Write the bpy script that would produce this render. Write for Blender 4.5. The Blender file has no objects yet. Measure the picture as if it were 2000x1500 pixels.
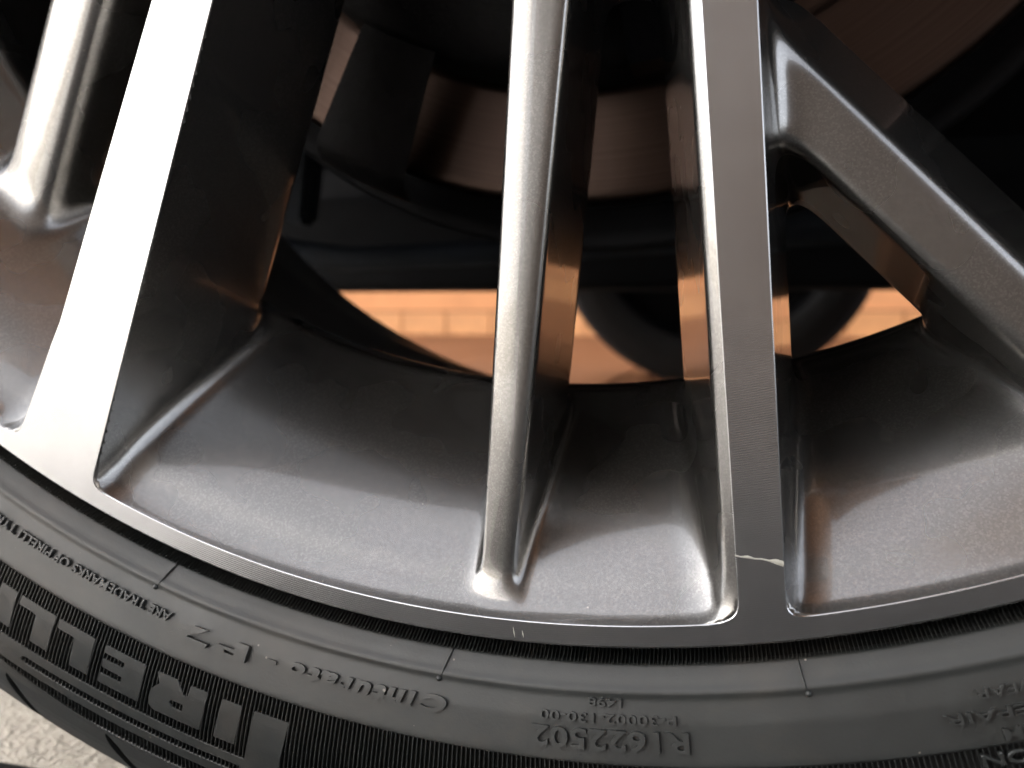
import bpy, bmesh, math, random
import numpy as np
from mathutils import Vector, Matrix

random.seed(7)
sc = bpy.context.scene
C = sc.collection
R = math.radians
WZ = 0.316                                   # height of the wheel axis above the ground

# ------------------------------------------------------------------ camera, sky, sun, exposure
cam_d = bpy.data.cameras.new("camera")
cam = bpy.data.objects.new("camera", cam_d)
C.objects.link(cam)
cam.location = (0.03943, -0.15152, WZ - 0.1794)
cam.rotation_euler = (R(90 - 4.782), 0, R(15.008))
cam_d.sensor_width = 36.0
cam_d.lens = 1618.0 * 36.0 / 2000.0
cam_d.clip_start = 0.01
cam_d.clip_end = 500
cam_d.dof.use_dof = True
cam_d.dof.focus_distance = 0.162
cam_d.dof.aperture_fstop = 14.0
sc.camera = cam

SUN_EL, SUN_AZ = 36.0, -50.0                 # azimuth from +Y (into the car), negative = to the left
world = bpy.data.worlds.new("World")
sc.world = world
world.use_nodes = True
wn = world.node_tree
sky = wn.nodes.new("ShaderNodeTexSky")
sky.sky_type = 'NISHITA'
sky.sun_disc = False
sky.sun_elevation = R(SUN_EL)
sky.sun_rotation = R(SUN_AZ)
sky.air_density = 0.7
sky.dust_density = 6.0
sky.ozone_density = 1.0
bg = wn.nodes["Background"]
hs = wn.nodes.new("ShaderNodeHueSaturation")
hs.inputs["Saturation"].default_value = 0.3        # thin white cloud
wn.links.new(sky.outputs[0], hs.inputs["Color"])
wn.links.new(hs.outputs[0], bg.inputs[0])
bg.inputs[1].default_value = 0.12
sun_d = bpy.data.lights.new("sun", 'SUN')
sun_d.energy = 3.0
sun_d.angle = R(0.5)
sun_d.color = (1.0, 0.985, 0.955)
sun = bpy.data.objects.new("sun", sun_d)
sd = Vector((math.sin(R(SUN_AZ)) * math.cos(R(SUN_EL)), math.cos(R(SUN_AZ)) * math.cos(R(SUN_EL)), math.sin(R(SUN_EL))))
sun.rotation_euler = (-sd).to_track_quat('-Z', 'Y').to_euler()
C.objects.link(sun)
sc.view_settings.view_transform = 'Standard'
sc.view_settings.look = 'None'
sc.view_settings.exposure = 3.2
sc.view_settings.gamma = 1.0
sc.cycles.max_bounces = 8

# ------------------------------------------------------------------ materials
def new_mat(name):
    m = bpy.data.materials.new(name)
    m.use_nodes = True
    nt = m.node_tree
    return m, nt, nt.nodes["Principled BSDF"]

def nd(nt, t, **kw):
    n = nt.nodes.new(t)
    for k, v in kw.items():
        if hasattr(n, k):
            setattr(n, k, v)
        else:
            n.inputs[k].default_value = v
    return n

def coord(nt):
    return nt.nodes.new("ShaderNodeTexCoord").outputs["Object"]

def noise(nt, vec, scale, detail=3.0, rough=0.5, dist=0.0):
    n = nt.nodes.new("ShaderNodeTexNoise")
    n.inputs["Scale"].default_value = scale
    n.inputs["Detail"].default_value = detail
    n.inputs["Roughness"].default_value = rough
    n.inputs["Distortion"].default_value = dist
    nt.links.new(vec, n.inputs["Vector"])
    return n.outputs["Fac"]

def ramp(nt, fac, stops):
    n = nt.nodes.new("ShaderNodeValToRGB")
    nt.links.new(fac, n.inputs[0])
    el = n.color_ramp.elements
    while len(el) < len(stops):
        el.new(0.5)
    for e, (p, c) in zip(el, stops):
        e.position = p
        e.color = (*c, 1) if isinstance(c, tuple) else (c, c, c, 1)
    return n.outputs[0]

def math_n(nt, op, a, b=None):
    n = nt.nodes.new("ShaderNodeMath")
    n.operation = op
    for i, v in enumerate((a, b)):
        if v is None:
            continue
        if isinstance(v, (int, float)):
            n.inputs[i].default_value = v
        else:
            nt.links.new(v, n.inputs[i])
    return n.outputs[0]

def bump(nt, h, strength, dist, normal=None):
    n = nt.nodes.new("ShaderNodeBump")
    n.inputs["Strength"].default_value = strength
    n.inputs["Distance"].default_value = dist
    nt.links.new(h, n.inputs["Height"])
    if normal is not None:
        nt.links.new(normal, n.inputs["Normal"])
    return n.outputs[0]

def polar_radius(nt, vec):
    s = nt.nodes.new("ShaderNodeSeparateXYZ")
    nt.links.new(vec, s.inputs[0])
    x2 = math_n(nt, 'MULTIPLY', s.outputs[0], s.outputs[0])
    z2 = math_n(nt, 'MULTIPLY', s.outputs[2], s.outputs[2])
    return math_n(nt, 'SQRT', math_n(nt, 'ADD', x2, z2)), s

def dust_mask(nt, v, scale, size, clump_scale=60.0):
    """few grains of uneven size, gathered in loose drifts"""
    vo = nt.nodes.new("ShaderNodeTexVoronoi")
    vo.inputs["Scale"].default_value = scale
    nt.links.new(v, vo.inputs["Vector"])
    sp = nt.nodes.new("ShaderNodeSeparateColor")
    nt.links.new(vo.outputs["Color"], sp.inputs[0])
    rnd = math_n(nt, 'POWER', sp.outputs[0], 5.0)
    clump = math_n(nt, 'MULTIPLY', math_n(nt, 'SUBTRACT', noise(nt, v, clump_scale, 3, 0.6), 0.36), 4.0)
    cl = nt.nodes.new("ShaderNodeClamp"); nt.links.new(clump, cl.inputs[0])
    t = math_n(nt, 'MULTIPLY', math_n(nt, 'MULTIPLY', rnd, cl.outputs[0]), size)
    return math_n(nt, 'LESS_THAN', vo.outputs["Distance"], t)

def make_paint():
    m, nt, p = new_mat("grey_metallic_paint")
    v = coord(nt)
    big = noise(nt, v, 22, 2, 0.5)
    base = ramp(nt, big, [(0.3, (0.188, 0.182, 0.172)), (0.7, (0.222, 0.215, 0.203))])
    d = dust_mask(nt, v, 380, 0.12)
    mx = nt.nodes.new("ShaderNodeMix"); mx.data_type = 'RGBA'
    nt.links.new(d, mx.inputs[0]); nt.links.new(base, mx.inputs[6]); mx.inputs[7].default_value = (0.42, 0.38, 0.33, 1)
    nt.links.new(mx.outputs[2], p.inputs["Base Color"])
    p.inputs["Metallic"].default_value = 0.95
    r = ramp(nt, noise(nt, v, 40, 2, 0.5), [(0.2, 0.25), (0.9, 0.30)])
    nt.links.new(r, p.inputs["Roughness"])
    fl = nt.nodes.new("ShaderNodeTexVoronoi")
    fl.inputs["Scale"].default_value = 3000
    nt.links.new(v, fl.inputs["Vector"])
    sep = nt.nodes.new("ShaderNodeSeparateColor")
    nt.links.new(fl.outputs["Color"], sep.inputs[0])
    fk = ramp(nt, sep.outputs[1], [(0.0, 0.90), (0.6, 1.0), (1.0, 1.22)])
    mf = nt.nodes.new("ShaderNodeMix"); mf.data_type = 'RGBA'; mf.blend_type = 'MULTIPLY'; mf.inputs[0].default_value = 1.0
    nt.links.new(mx.outputs[2], mf.inputs[6]); nt.links.new(fk, mf.inputs[7])
    nt.links.new(mf.outputs[2], p.inputs["Base Color"])
    p.inputs["Coat Weight"].default_value = 1.0
    cr = ramp(nt, noise(nt, v, 30, 2, 0.5), [(0.2, 0.03), (0.9, 0.08)])
    nt.links.new(cr, p.inputs["Coat Roughness"])
    return m

def make_machined():
    m, nt, p = new_mat("machined_aluminium")
    v = coord(nt)
    rad, s = polar_radius(nt, v)
    w = math_n(nt, 'SINE', math_n(nt, 'MULTIPLY', rad, 2 * math.pi / 0.00042))
    wob = noise(nt, v, 900, 2, 0.5)
    h = math_n(nt, 'ADD', w, math_n(nt, 'MULTIPLY', wob, 0.6))
    b = bump(nt, h, 0.10, 0.00005)
    nt.links.new(b, p.inputs["Normal"])
    base = ramp(nt, noise(nt, v, 70, 5, 0.65), [(0.3, (0.42, 0.42, 0.42)), (0.7, (0.48, 0.478, 0.475))])
    d = dust_mask(nt, v, 420, 0.13)
    mx = nt.nodes.new("ShaderNodeMix"); mx.data_type = 'RGBA'
    nt.links.new(d, mx.inputs[0]); nt.links.new(base, mx.inputs[6]); mx.inputs[7].default_value = (0.60, 0.56, 0.50, 1)
    nt.links.new(mx.outputs[2], p.inputs["Base Color"])
    p.inputs["Metallic"].default_value = 1.0
    r = ramp(nt, noise(nt, v, 55, 5, 0.7), [(0.25, 0.12), (0.8, 0.24)])
    nt.links.new(r, p.inputs["Roughness"])
    p.inputs["Coat Weight"].default_value = 0.5
    p.inputs["Coat Roughness"].default_value = 0.06
    return m

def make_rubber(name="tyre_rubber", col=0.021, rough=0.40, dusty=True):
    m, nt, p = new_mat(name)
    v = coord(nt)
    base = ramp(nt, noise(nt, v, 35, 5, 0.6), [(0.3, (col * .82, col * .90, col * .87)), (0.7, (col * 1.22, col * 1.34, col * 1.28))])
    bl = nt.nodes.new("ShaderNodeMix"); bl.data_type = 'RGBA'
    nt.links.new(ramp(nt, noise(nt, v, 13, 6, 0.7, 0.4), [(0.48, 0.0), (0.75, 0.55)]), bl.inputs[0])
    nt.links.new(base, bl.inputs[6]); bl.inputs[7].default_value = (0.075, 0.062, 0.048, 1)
    base = bl.outputs[2]
    if dusty:
        d = dust_mask(nt, v, 450, 0.17)
        mx = nt.nodes.new("ShaderNodeMix"); mx.data_type = 'RGBA'
        nt.links.new(d, mx.inputs[0]); nt.links.new(base, mx.inputs[6]); mx.inputs[7].default_value = (0.20, 0.18, 0.15, 1)
        base = mx.outputs[2]
    nt.links.new(base, p.inputs["Base Color"])
    r = ramp(nt, noise(nt, v, 50, 4, 0.6), [(0.3, rough - 0.06), (0.7, rough + 0.08)])
    nt.links.new(r, p.inputs["Roughness"])
    b = bump(nt, noise(nt, v, 1500, 3, 0.6), 0.25, 0.0001)
    nt.links.new(b, p.inputs["Normal"])
    p.inputs["Specular IOR Level"].default_value = 0.55
    return m

def make_simple(name, col, rough=0.5, metal=0.0, var=0.15, scale=20, bs=0.0, bscale=200):
    m, nt, p = new_mat(name)
    v = coord(nt)
    lo = tuple(c * (1 - var) for c in col); hi = tuple(min(1, c * (1 + var)) for c in col)
    nt.links.new(ramp(nt, noise(nt, v, scale, 5, 0.6), [(0.3, lo), (0.7, hi)]), p.inputs["Base Color"])
    p.inputs["Roughness"].default_value = rough
    p.inputs["Metallic"].default_value = metal
    if bs:
        nt.links.new(bump(nt, noise(nt, v, bscale, 4, 0.6), bs, 0.002), p.inputs["Normal"])
    return m

def make_disc_metal():
    m, nt, p = new_mat("brushed_disc_steel")
    v = coord(nt)
    rad, s = polar_radius(nt, v)
    n = nt.nodes.new("ShaderNodeTexNoise"); n.noise_dimensions = '1D'
    n.inputs["Scale"].default_value = 900; n.inputs["Detail"].default_value = 4
    nt.links.new(rad, n.inputs["W"])
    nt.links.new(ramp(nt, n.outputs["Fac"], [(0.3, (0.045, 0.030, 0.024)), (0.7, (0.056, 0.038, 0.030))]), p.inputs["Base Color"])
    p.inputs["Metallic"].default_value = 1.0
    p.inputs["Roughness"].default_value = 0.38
    nt.links.new(bump(nt, n.outputs["Fac"], 0.12, 0.0003), p.inputs["Normal"])
    return m

def make_concrete(name, c0, c1):
    m, nt, p = new_mat(name)
    v = coord(nt)
    a = noise(nt, v, 9, 6, 0.65)
    g = noise(nt, v, 420, 3, 0.7)
    mixv = math_n(nt, 'ADD', math_n(nt, 'MULTIPLY', a, 0.5), math_n(nt, 'MULTIPLY', g, 0.5))
    nt.links.new(ramp(nt, mixv, [(0.35, c0), (0.6, c1)]), p.inputs["Base Color"])
    p.inputs["Roughness"].default_value = 0.85
    nt.links.new(bump(nt, math_n(nt, "ADD", g, noise(nt, v, 150, 2, 0.6)), 1.0, 0.003), p.inputs["Normal"])
    return m

M_PAINT = make_paint()
M_MACH = make_machined()
M_RUB = make_rubber()
M_RUBD = make_rubber("tyre_rubber_shaded", 0.010, 0.7, False)  # darker copy of the rubber: groove shade put into the colour
M_DISC = make_disc_metal()
M_BLACK = make_simple("black_undercoat", (0.004, 0.004, 0.0045), 0.8, 0, 0.3, 30, 0.2, 300)
M_BLUEGREY = make_simple("blue_grey_cast_metal", (0.014, 0.018, 0.024), 0.6, 0.1, 0.3, 30, 0.3, 300)
M_BARREL = make_simple("barrel_paint", (0.10, 0.095, 0.09), 0.32, 0.85, 0.25, 25, 0.05, 400)
M_BODY = make_simple("dark_grey_car_paint", (0.05, 0.05, 0.055), 0.25, 0.6, 0.05, 5)
M_CAL = make_simple("caliper_iron", (0.005, 0.0045, 0.0045), 0.7, 0.3, 0.4, 60, 0.3, 400)
for _m in (M_CAL, M_BLACK, M_BLUEGREY):
    _m.node_tree.nodes["Principled BSDF"].inputs["Specular IOR Level"].default_value = 0.2
M_CONC = make_concrete("beige_concrete", (0.24, 0.215, 0.18), (0.40, 0.365, 0.305))
M_DARKGROUND = make_concrete("dark_ground", (0.03, 0.03, 0.03), (0.06, 0.059, 0.058))
M_DARKWALL = make_simple("brown_stained_timber", (0.026, 0.018, 0.014), 0.7, 0, 0.3, 14)
M_CHALK = make_simple("bare_scratched_alloy", (0.42, 0.41, 0.36), 0.6, 0.2, 0.15, 2000)
M_CLAY = make_simple("orange_clay_paving", (0.11, 0.036, 0.007), 0.5, 0, 0.2, 5, 0.2, 60)
M_WHITE = make_simple("white_render", (0.78, 0.78, 0.78), 0.85, 0, 0.04, 3, 0.2, 80)
M_PALEGROUND = make_concrete("pale_grey_concrete", (0.36, 0.35, 0.34), (0.52, 0.51, 0.49))
M_ROOF = make_simple("honey_stained_timber", (0.40, 0.20, 0.09), 0.6, 0, 0.25, 12)
M_WALL = make_simple("orange_render", (0.66, 0.295, 0.12), 0.8, 0, 0.10, 4, 0.2, 60)
M_TILE = make_simple("orange_clay_tile", (0.62, 0.29, 0.11), 0.6, 0, 0.16, 7, 0.1, 90)
M_JOINT = make_simple("dark_joint", (0.16, 0.07, 0.03), 0.9)

# ------------------------------------------------------------------ object helpers
def empty(name, loc=(0, 0, 0), label=None, cat=None, group=None):
    o = bpy.data.objects.new(name, None)
    o.empty_display_size = 0.05
    C.objects.link(o)
    o.location = loc
    if label: o["label"] = label
    if cat: o["category"] = cat
    if group: o["group"] = group
    return o

def link(name, me, mat, parent=None, kind=None):
    o = bpy.data.objects.new(name, me)
    C.objects.link(o)
    if mat and not me.materials:
        me.materials.append(mat)
    if parent: o.parent = parent
    if kind: o["kind"] = kind
    return o

def P3(x, z, w):
    """wheel millimetres (x right, z up, w towards the viewer) to metres"""
    return (x / 1000.0, -w / 1000.0, z / 1000.0)

def mesh_np(name, V, F, smooth=True):
    """V in metres (n,3); F (m,4) or list"""
    me = bpy.data.meshes.new(name)
    V = np.asarray(V, dtype=np.float32)
    if isinstance(F, np.ndarray):
        k = F.shape[1]
        me.vertices.add(len(V)); me.vertices.foreach_set("co", V.ravel())
        me.loops.add(F.size); me.loops.foreach_set("vertex_index", F.ravel().astype(np.int32))
        me.polygons.add(len(F)); me.polygons.foreach_set("loop_start", np.arange(0, F.size, k, dtype=np.int32))
        me.update(calc_edges=True)
    else:
        me.from_pydata([tuple(v) for v in V], [], F)
        me.update()
    me.polygons.foreach_set("use_smooth", np.full(len(me.polygons), smooth))
    return me

def revolve(name, prof, mat, parent=None, n=720, a0=-180.0, a1=180.0, smooth=True, kind=None):
    """prof: [(r, w)] ; angle 0 is straight down, positive towards +x.  Normals: profile order decides."""
    closed = abs(a1 - a0) >= 359.99
    m = n if closed else n + 1
    th = np.radians(a0 + (a1 - a0) * np.arange(m) / n)
    pr = np.array(prof, float)
    k = len(pr)
    r = pr[:, 0][None, :]; w = pr[:, 1][None, :]
    x = r * np.sin(th)[:, None]; z = -r * np.cos(th)[:, None]; y = -w + 0 * x
    V = np.stack([x, y, z], -1).reshape(-1, 3) / 1000.0
    i = np.arange(m if closed else m - 1)
    j = np.arange(k - 1)
    I, J = np.meshgrid(i, j, indexing='ij')
    I2 = (I + 1) % m
    F = np.stack([I * k + J, I * k + J + 1, I2 * k + J + 1, I2 * k + J], -1).reshape(-1, 4)
    return link(name, mesh_np(name, V, F, smooth), mat, parent, kind)

def dense(prof, step=0.6):
    out = []
    for (a, b) in zip(prof[:-1], prof[1:]):
        L = math.hypot(b[0] - a[0], b[1] - a[1]); n = max(1, int(L / step))
        for i in range(n):
            t = i / n
            out.append((a[0] + (b[0] - a[0]) * t, a[1] + (b[1] - a[1]) * t))
    out.append(prof[-1])
    return out

def smooth_prof(prof, step=0.6, it=6):
    p = np.array(dense(prof, step))
    for _ in range(it):
        q = p.copy(); q[1:-1] = 0.25 * p[:-2] + 0.5 * p[1:-1] + 0.25 * p[2:]; p = q
    return [tuple(v) for v in p]

def box_bm(bm, c, s, rot=None):
    vs = bmesh.ops.create_cube(bm, size=1.0)['verts']
    bmesh.ops.scale(bm, vec=s, verts=vs)
    if rot is not None:
        bmesh.ops.rotate(bm, cent=(0, 0, 0), matrix=rot, verts=vs)
    bmesh.ops.translate(bm, vec=c, verts=vs)
    return vs

def bm_obj(name, bm, mat, parent=None, kind=None, smooth=False, bevel=0.0):
    if bevel:
        bmesh.ops.bevel(bm, geom=list(bm.edges), offset=bevel, segments=2, affect='EDGES')
    me = bpy.data.meshes.new(name)
    bm.to_mesh(me); bm.free()
    me.polygons.foreach_set("use_smooth", np.full(len(me.polygons), smooth))
    return link(name, me, mat, parent, kind)

# ================================================================== ALLOY WHEEL
wheel = empty("alloy_wheel", (0, 0, WZ),
              "grey metallic alloy wheel with bright machined spoke faces and lip inside the tyre", "wheel")

# ---- signed distance field of the cast front (millimetres)
BOWL = np.array([(150, -57.0), (190, -54.5), (197, -51.0), (203, -43.5), (209, -35.5), (216, -26.0), (223, -17.5),
                 (230, -10.0), (234.5, -6.0), (237.2, -3.2), (238.5, -1.2), (239.6, 0.8), (243, 2.0), (250, 3.0)])
_br = np.arange(150, 250, 0.25)
_bw = np.interp(_br, BOWL[:, 0], BOWL[:, 1])
def _sm(a, n):
    for _ in range(n):
        b = a.copy(); b[1:-1] = .25 * a[:-2] + .5 * a[1:-1] + .25 * a[2:]; a = b
    return a
_bw1 = _sm(_bw.copy(), 120); _bw2 = _sm(_bw.copy(), 10)
_mixw = np.clip((_br - 229) / 7, 0, 1)
_bw = _bw1 * (1 - _mixw) + _bw2 * _mixw
_bs = np.gradient(_bw, _br)
_bn = 1 / np.sqrt(1 + _bs ** 2)

def bw(r): return np.interp(r, _br, _bw)

def smax(a, b, k):
    h = np.maximum(k - np.abs(a - b), 0) / k
    return np.maximum(a, b) + h * h * h * (k / 6.0)
def smin(a, b, k):
    h = np.maximum(k - np.abs(a - b), 0) / k
    return np.minimum(a, b) - h * h * h * (k / 6.0)

def plane(a, b, ar, side):
    """plane through front edge a-b (x,z,w) and the rear point ar; side=+1 keeps the half to the left (smaller x)"""
    a = np.array(a, float); b = np.array(b, float); ar = np.array(ar, float)
    n = np.cross(b - a, ar - a); n /= np.linalg.norm(n)
    if n[0] * side < 0: n = -n
    return n, a

def dpl(pl, x, z, w):
    n, a = pl
    return (x - a[0]) * n[0] + (z - a[1]) * n[1] + (w - a[2]) * n[2]

def make_spoke(L0, L1, R0, R1, wf, dL, dR, kf, kr, wf1=None, clip=None, cham=None, chd=2.4):
    """left and right front edges as (x,z) pairs, front height wf (hub end) .. wf1 (rim end), rear drafts"""
    wf1 = wf if wf1 is None else wf1
    pl = plane((*L0, wf), (*L1, wf1), (L0[0] - dL, L0[1], wf - 45), -1)
    pr = plane((*R0, wf), (*R1, wf1), (R0[0] + dR, R0[1], wf - 45), +1)
    pc = None
    if cham:                                  # slanted band between the face and the left flank
        pc = plane((*L0, wf), (*L1, wf1), (L0[0] - cham, L0[1], wf - chd), -1)
        pl = (pl[0], pl[1] + np.array([-cham * 0.72, 0, 0]))
    a = np.array([(L0[0] + R0[0]) / 2, (L0[1] + R0[1]) / 2, wf]); b = np.array([(L1[0] + R1[0]) / 2, (L1[1] + R1[1]) / 2, wf1])
    t = b - a; t /= np.linalg.norm(t)
    side = np.cross(t, (0, 0, 1)); side /= np.linalg.norm(side)
    nf = np.cross(side, t); nf /= np.linalg.norm(nf)
    if nf[2] < 0: nf = -nf
    pf = (nf, a)
    def f(x, z, w, r, wb):
        d = smax(dpl(pl, x, z, w), dpl(pr, x, z, w), 1.0)
        if pc is not None:
            d = smax(d, dpl(pc, x, z, w), 1.5)
        d = smax(d, dpl(pf, x, z, w), kf)
        d = smax(d, wb - w, kr)
        if clip is not None:
            d = smax(d, -((x - clip[0]) * clip[2] + (z - clip[1]) * clip[3]), 8.0)
        return d
    return f

spoke_A = make_spoke((-78.1, -114.7), (-107.6, -188.0), (-63.8, -116.1), (-97.5, -215.0), 0, 4.0, 4.5, 0.3, 16)
spoke_Af = make_spoke((-104.0, -181.0), (-117.2, -206.0), (-95, -190), (-100, -210), 0, 3.0, 3.0, 0.3, 10,
                      clip=(-104, -183, -0.42, -0.90))
spoke_B = make_spoke((-2.2, -119.7), (-8.8, -237.0), (8.3, -120.8), (-2.2, -231.0), -6, 3.0, 1.0, 3.5, 12, wf1=-5.8, cham=1.5, chd=0.95)
spoke_C = make_spoke((33.0, -125.2), (41.6, -232.0), (42.0, -126.1), (49.4, -232.0), 0, 8.5, 6.0, 0.3, 12, cham=3.4, chd=2.1)
spoke_E = make_spoke((51.5, -146.8), (89.2, -186.2), (47.5 + 2, -129.9), (87.6 + 1, -170.9), -14, 0, 12.0, 4.0, 12,
                     clip=(36, -118, 0.69, -0.72))
# E runs at 45 degrees: redo its flanks with offsets square to its own direction
def oblique(c0, c1, half0, half1, wf0, wf1, dl, dr, kf, kr, clip):
    c0 = np.array(c0, float); c1 = np.array(c1, float)
    t = c1 - c0; t /= np.linalg.norm(t); s = np.array([t[1], -t[0]])      # s: to the lower side
    def P(c, off, w): q = c + s * off; return np.array([q[0], q[1], w])
    def pln(a, b, ar, ref):
        n = np.cross(b - a, ar - a); n /= np.linalg.norm(n)
        if np.dot(n[:2], ref) < 0: n = -n
        return n, a
    pl = pln(P(c0, half0, wf0), P(c1, half1, wf1), P(c0, half0 + dl, wf0 - 35), s)
    pr = pln(P(c0, -half0, wf0), P(c1, -half1, wf1), P(c0, -half0 - dr, wf0 - 35), -s)
    tt = P(c1, 0, wf1) - P(c0, 0, wf0); sd3 = np.array([s[0], s[1], 0]); nf = np.cross(sd3, tt); nf /= np.linalg.norm(nf)
    if nf[2] < 0: nf = -nf
    pf = (nf, P(c0, 0, wf0))
    def f(x, z, w, r, wb):
        d = smax(dpl(pl, x, z, w), dpl(pr, x, z, w), 1.0)
        d = smax(d, dpl(pf, x, z, w), kf)
        d = smax(d, wb - w, kr)
        return d if clip is None else smax(d, -((x - clip[0]) * t[0] + (z - clip[1]) * t[1]), 10.0)
    return f

spoke_E = oblique((49.5, -139.5), (88.4, -178.5), 5.9, 5.5, -14, -14, 3.0, 18.0, 4.0, 10, (40, -120))
spoke_Z = oblique((-122.5, -100.0), (-147.0, -147.5), 8.5, 8.5, -27, -33, 6.0, 6.0, 9.0, 7, (-104, -64))

spoke_Z2 = oblique((-40.0, -14.0), (-108.0, -72.0), 8.5, 8.5, -22, -27, 6.0, 6.0, 9.0, 7, (-40, -14))
def spoke_Zall(x, z, w, r, wb):
    z2 = smax(spoke_Z2(x, z, w, r, wb), (x + 104.0) * -0.76 + (z + 69.0) * -0.65 - 6.0, 8.0)
    return smin(spoke_Z(x, z, w, r, wb), z2, 8.0)

def f_bowl(x, z, w, r):
    s = np.interp(r, _br, _bn)
    front = (w - bw(r)) * s
    d = smax(front, -front - 7.5, 3.0)
    d = smax(d, 197.0 - r, 2.5)
    return smax(d, r - 241.3, 1.0)

def f_hub(x, z, w, r):
    d = smax(r - 62.0, w + 6.0, 5.0)
    d = smax(d, -50.0 - w, 5.0)
    return smax(d, 29.0 - r, 2.0)

def f_web(x, z, w, r):
    # rounded bridge that closes the gap between the painted and the machined spoke
    px, pz = x - 4.0, z + 97.0
    t = np.clip(px / 30.0, 0, 1)
    d = np.sqrt((px - 30.0 * t) ** 2 + pz ** 2) - 9.0
    return smax(smax(d, w + 12.0, 6.0), -50.0 - w, 8.0)

PARTS = ["outer_bowl", "spoke", "spoke", "spoke", "spoke", "spoke", "hub"]

def field(x, z, w, want_parts=False):
    r = np.sqrt(x * x + z * z)
    wb = np.maximum(-48.0, bw(r) - 7.5)
    comps = [f_bowl(x, z, w, r)]
    a = smin(spoke_A(x, z, w, r, wb), spoke_Af(x, z, w, r, wb), 4.0)
    comps.append(a)
    comps.append(smax(spoke_B(x, z, w, r, wb), r - 238.6, 3.0))
    comps.append(spoke_C(x, z, w, r, wb))
    comps.append(spoke_E(x, z, w, r, wb))
    comps.append(spoke_Zall(x, z, w, r, wb))
    comps.append(smin(f_hub(x, z, w, r), f_web(x, z, w, r), 10.0))
    inner = 45.0 - r
    for i in range(1, 6):
        comps[i] = smax(np.maximum(comps[i], inner), r - 241.5, 1.0)
    d = comps[0]
    ks = [0, 10.0, 4.5, 9.0, 10.0, 9.0, 12.0]
    for i in range(1, 7):
        d = smin(d, comps[i], ks[i])
    d0 = d
    d = smax(d, r - 241.6, 0.4)
    d = smax(d, w + 0.18, 0.12)
    if want_parts:
        return d, np.argmin(np.stack(comps, 0), 0), d0
    return d

# ---- surface nets
def surface_nets(h):
    xs = np.arange(-214, 214.01, h, dtype=np.float32)
    zs = np.arange(-246, -14.9, h, dtype=np.float32)
    ws = np.arange(-60, 2.5, h, dtype=np.float32)
    S = np.empty((len(xs), len(zs), len(ws)), np.float32)
    st = 40
    for i in range(0, len(xs), st):
        X, Z, Wg = np.meshgrid(xs[i:i + st], zs, ws, indexing='ij')
        S[i:i + st] = field(X, Z, Wg)
    neg = S < 0
    nx, nz, nw = S.shape
    cnt = np.zeros((nx - 1, nz - 1, nw - 1), np.int8)
    for a in (0, 1):
        for b in (0, 1):
            for c in (0, 1):
                cnt += neg[a:nx - 1 + a, b:nz - 1 + b, c:nw - 1 + c]
    act = (cnt > 0) & (cnt < 8)
    idx = np.full(act.shape, -1, np.int32)
    I = np.argwhere(act)
    idx[act] = np.arange(len(I))
    acc = np.zeros((len(I), 3)); num = np.zeros(len(I))
    corners = [(a, b, c) for a in (0, 1) for b in (0, 1) for c in (0, 1)]
    val = {c: S[I[:, 0] + c[0], I[:, 1] + c[1], I[:, 2] + c[2]] for c in corners}
    for c0 in corners:
        for ax in range(3):
            if c0[ax]: continue
            c1 = list(c0); c1[ax] = 1; c1 = tuple(c1)
            v0, v1 = val[c0], val[c1]
            m = (v0 < 0) != (v1 < 0)
            t = np.where(m, v0 / np.where(m, v0 - v1, 1), 0)
            p = np.array(c0, float)[None, :].repeat(len(I), 0); p[:, ax] += t
            acc[m] += p[m]; num[m] += 1
    P = I + acc / num[:, None]
    V = np.stack([xs[0] + P[:, 0] * h, zs[0] + P[:, 1] * h, ws[0] + P[:, 2] * h], 1)
    faces = []
    for ax in range(3):
        sl0 = [slice(None)] * 3; sl1 = [slice(None)] * 3
        sl0[ax] = slice(0, -1); sl1[ax] = slice(1, None)
        a = neg[tuple(sl0)]; b = neg[tuple(sl1)]
        E = np.argwhere(a != b)
        o1, o2 = [q for q in range(3) if q != ax]
        E = E[(E[:, o1] > 0) & (E[:, o2] > 0) & (E[:, o1] < S.shape[o1] - 1) & (E[:, o2] < S.shape[o2] - 1)]
        def cell(d1, d2):
            q = E.copy(); q[:, o1] += d1; q[:, o2] += d2
            return idx[q[:, 0], q[:, 1], q[:, 2]]
        q = np.stack([cell(-1, -1), cell(0, -1), cell(0, 0), cell(-1, 0)], 1)
        inside = neg[E[:, 0], E[:, 1], E[:, 2]]
        flip = inside if ax != 1 else ~inside
        # coordinates are (x, z, w) -> (x, -w, z): handedness is kept
        q[~flip] = q[~flip][:, ::-1]
        faces.append(q)
    return V, np.concatenate(faces)

def grad(V):
    e = 0.05
    x, z, w = V[:, 0], V[:, 1], V[:, 2]
    g = np.stack([field(x + e, z, w) - field(x - e, z, w), field(x, z + e, w) - field(x, z - e, w),
                  field(x, z, w + e) - field(x, z, w - e)], 1) / (2 * e)
    return g

V, F = surface_nets(0.8)
for _ in range(3):
    g = grad(V)
    d = field(V[:, 0], V[:, 1], V[:, 2])
    V = V - np.clip(d / np.maximum((g * g).sum(1), 0.05), -0.8, 0.8)[:, None] * g
g = grad(V)
N = g / np.maximum(np.linalg.norm(g, axis=1, keepdims=True), 1e-6)
_, part, _ = field(V[:, 0], V[:, 1], V[:, 2], True)
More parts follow.
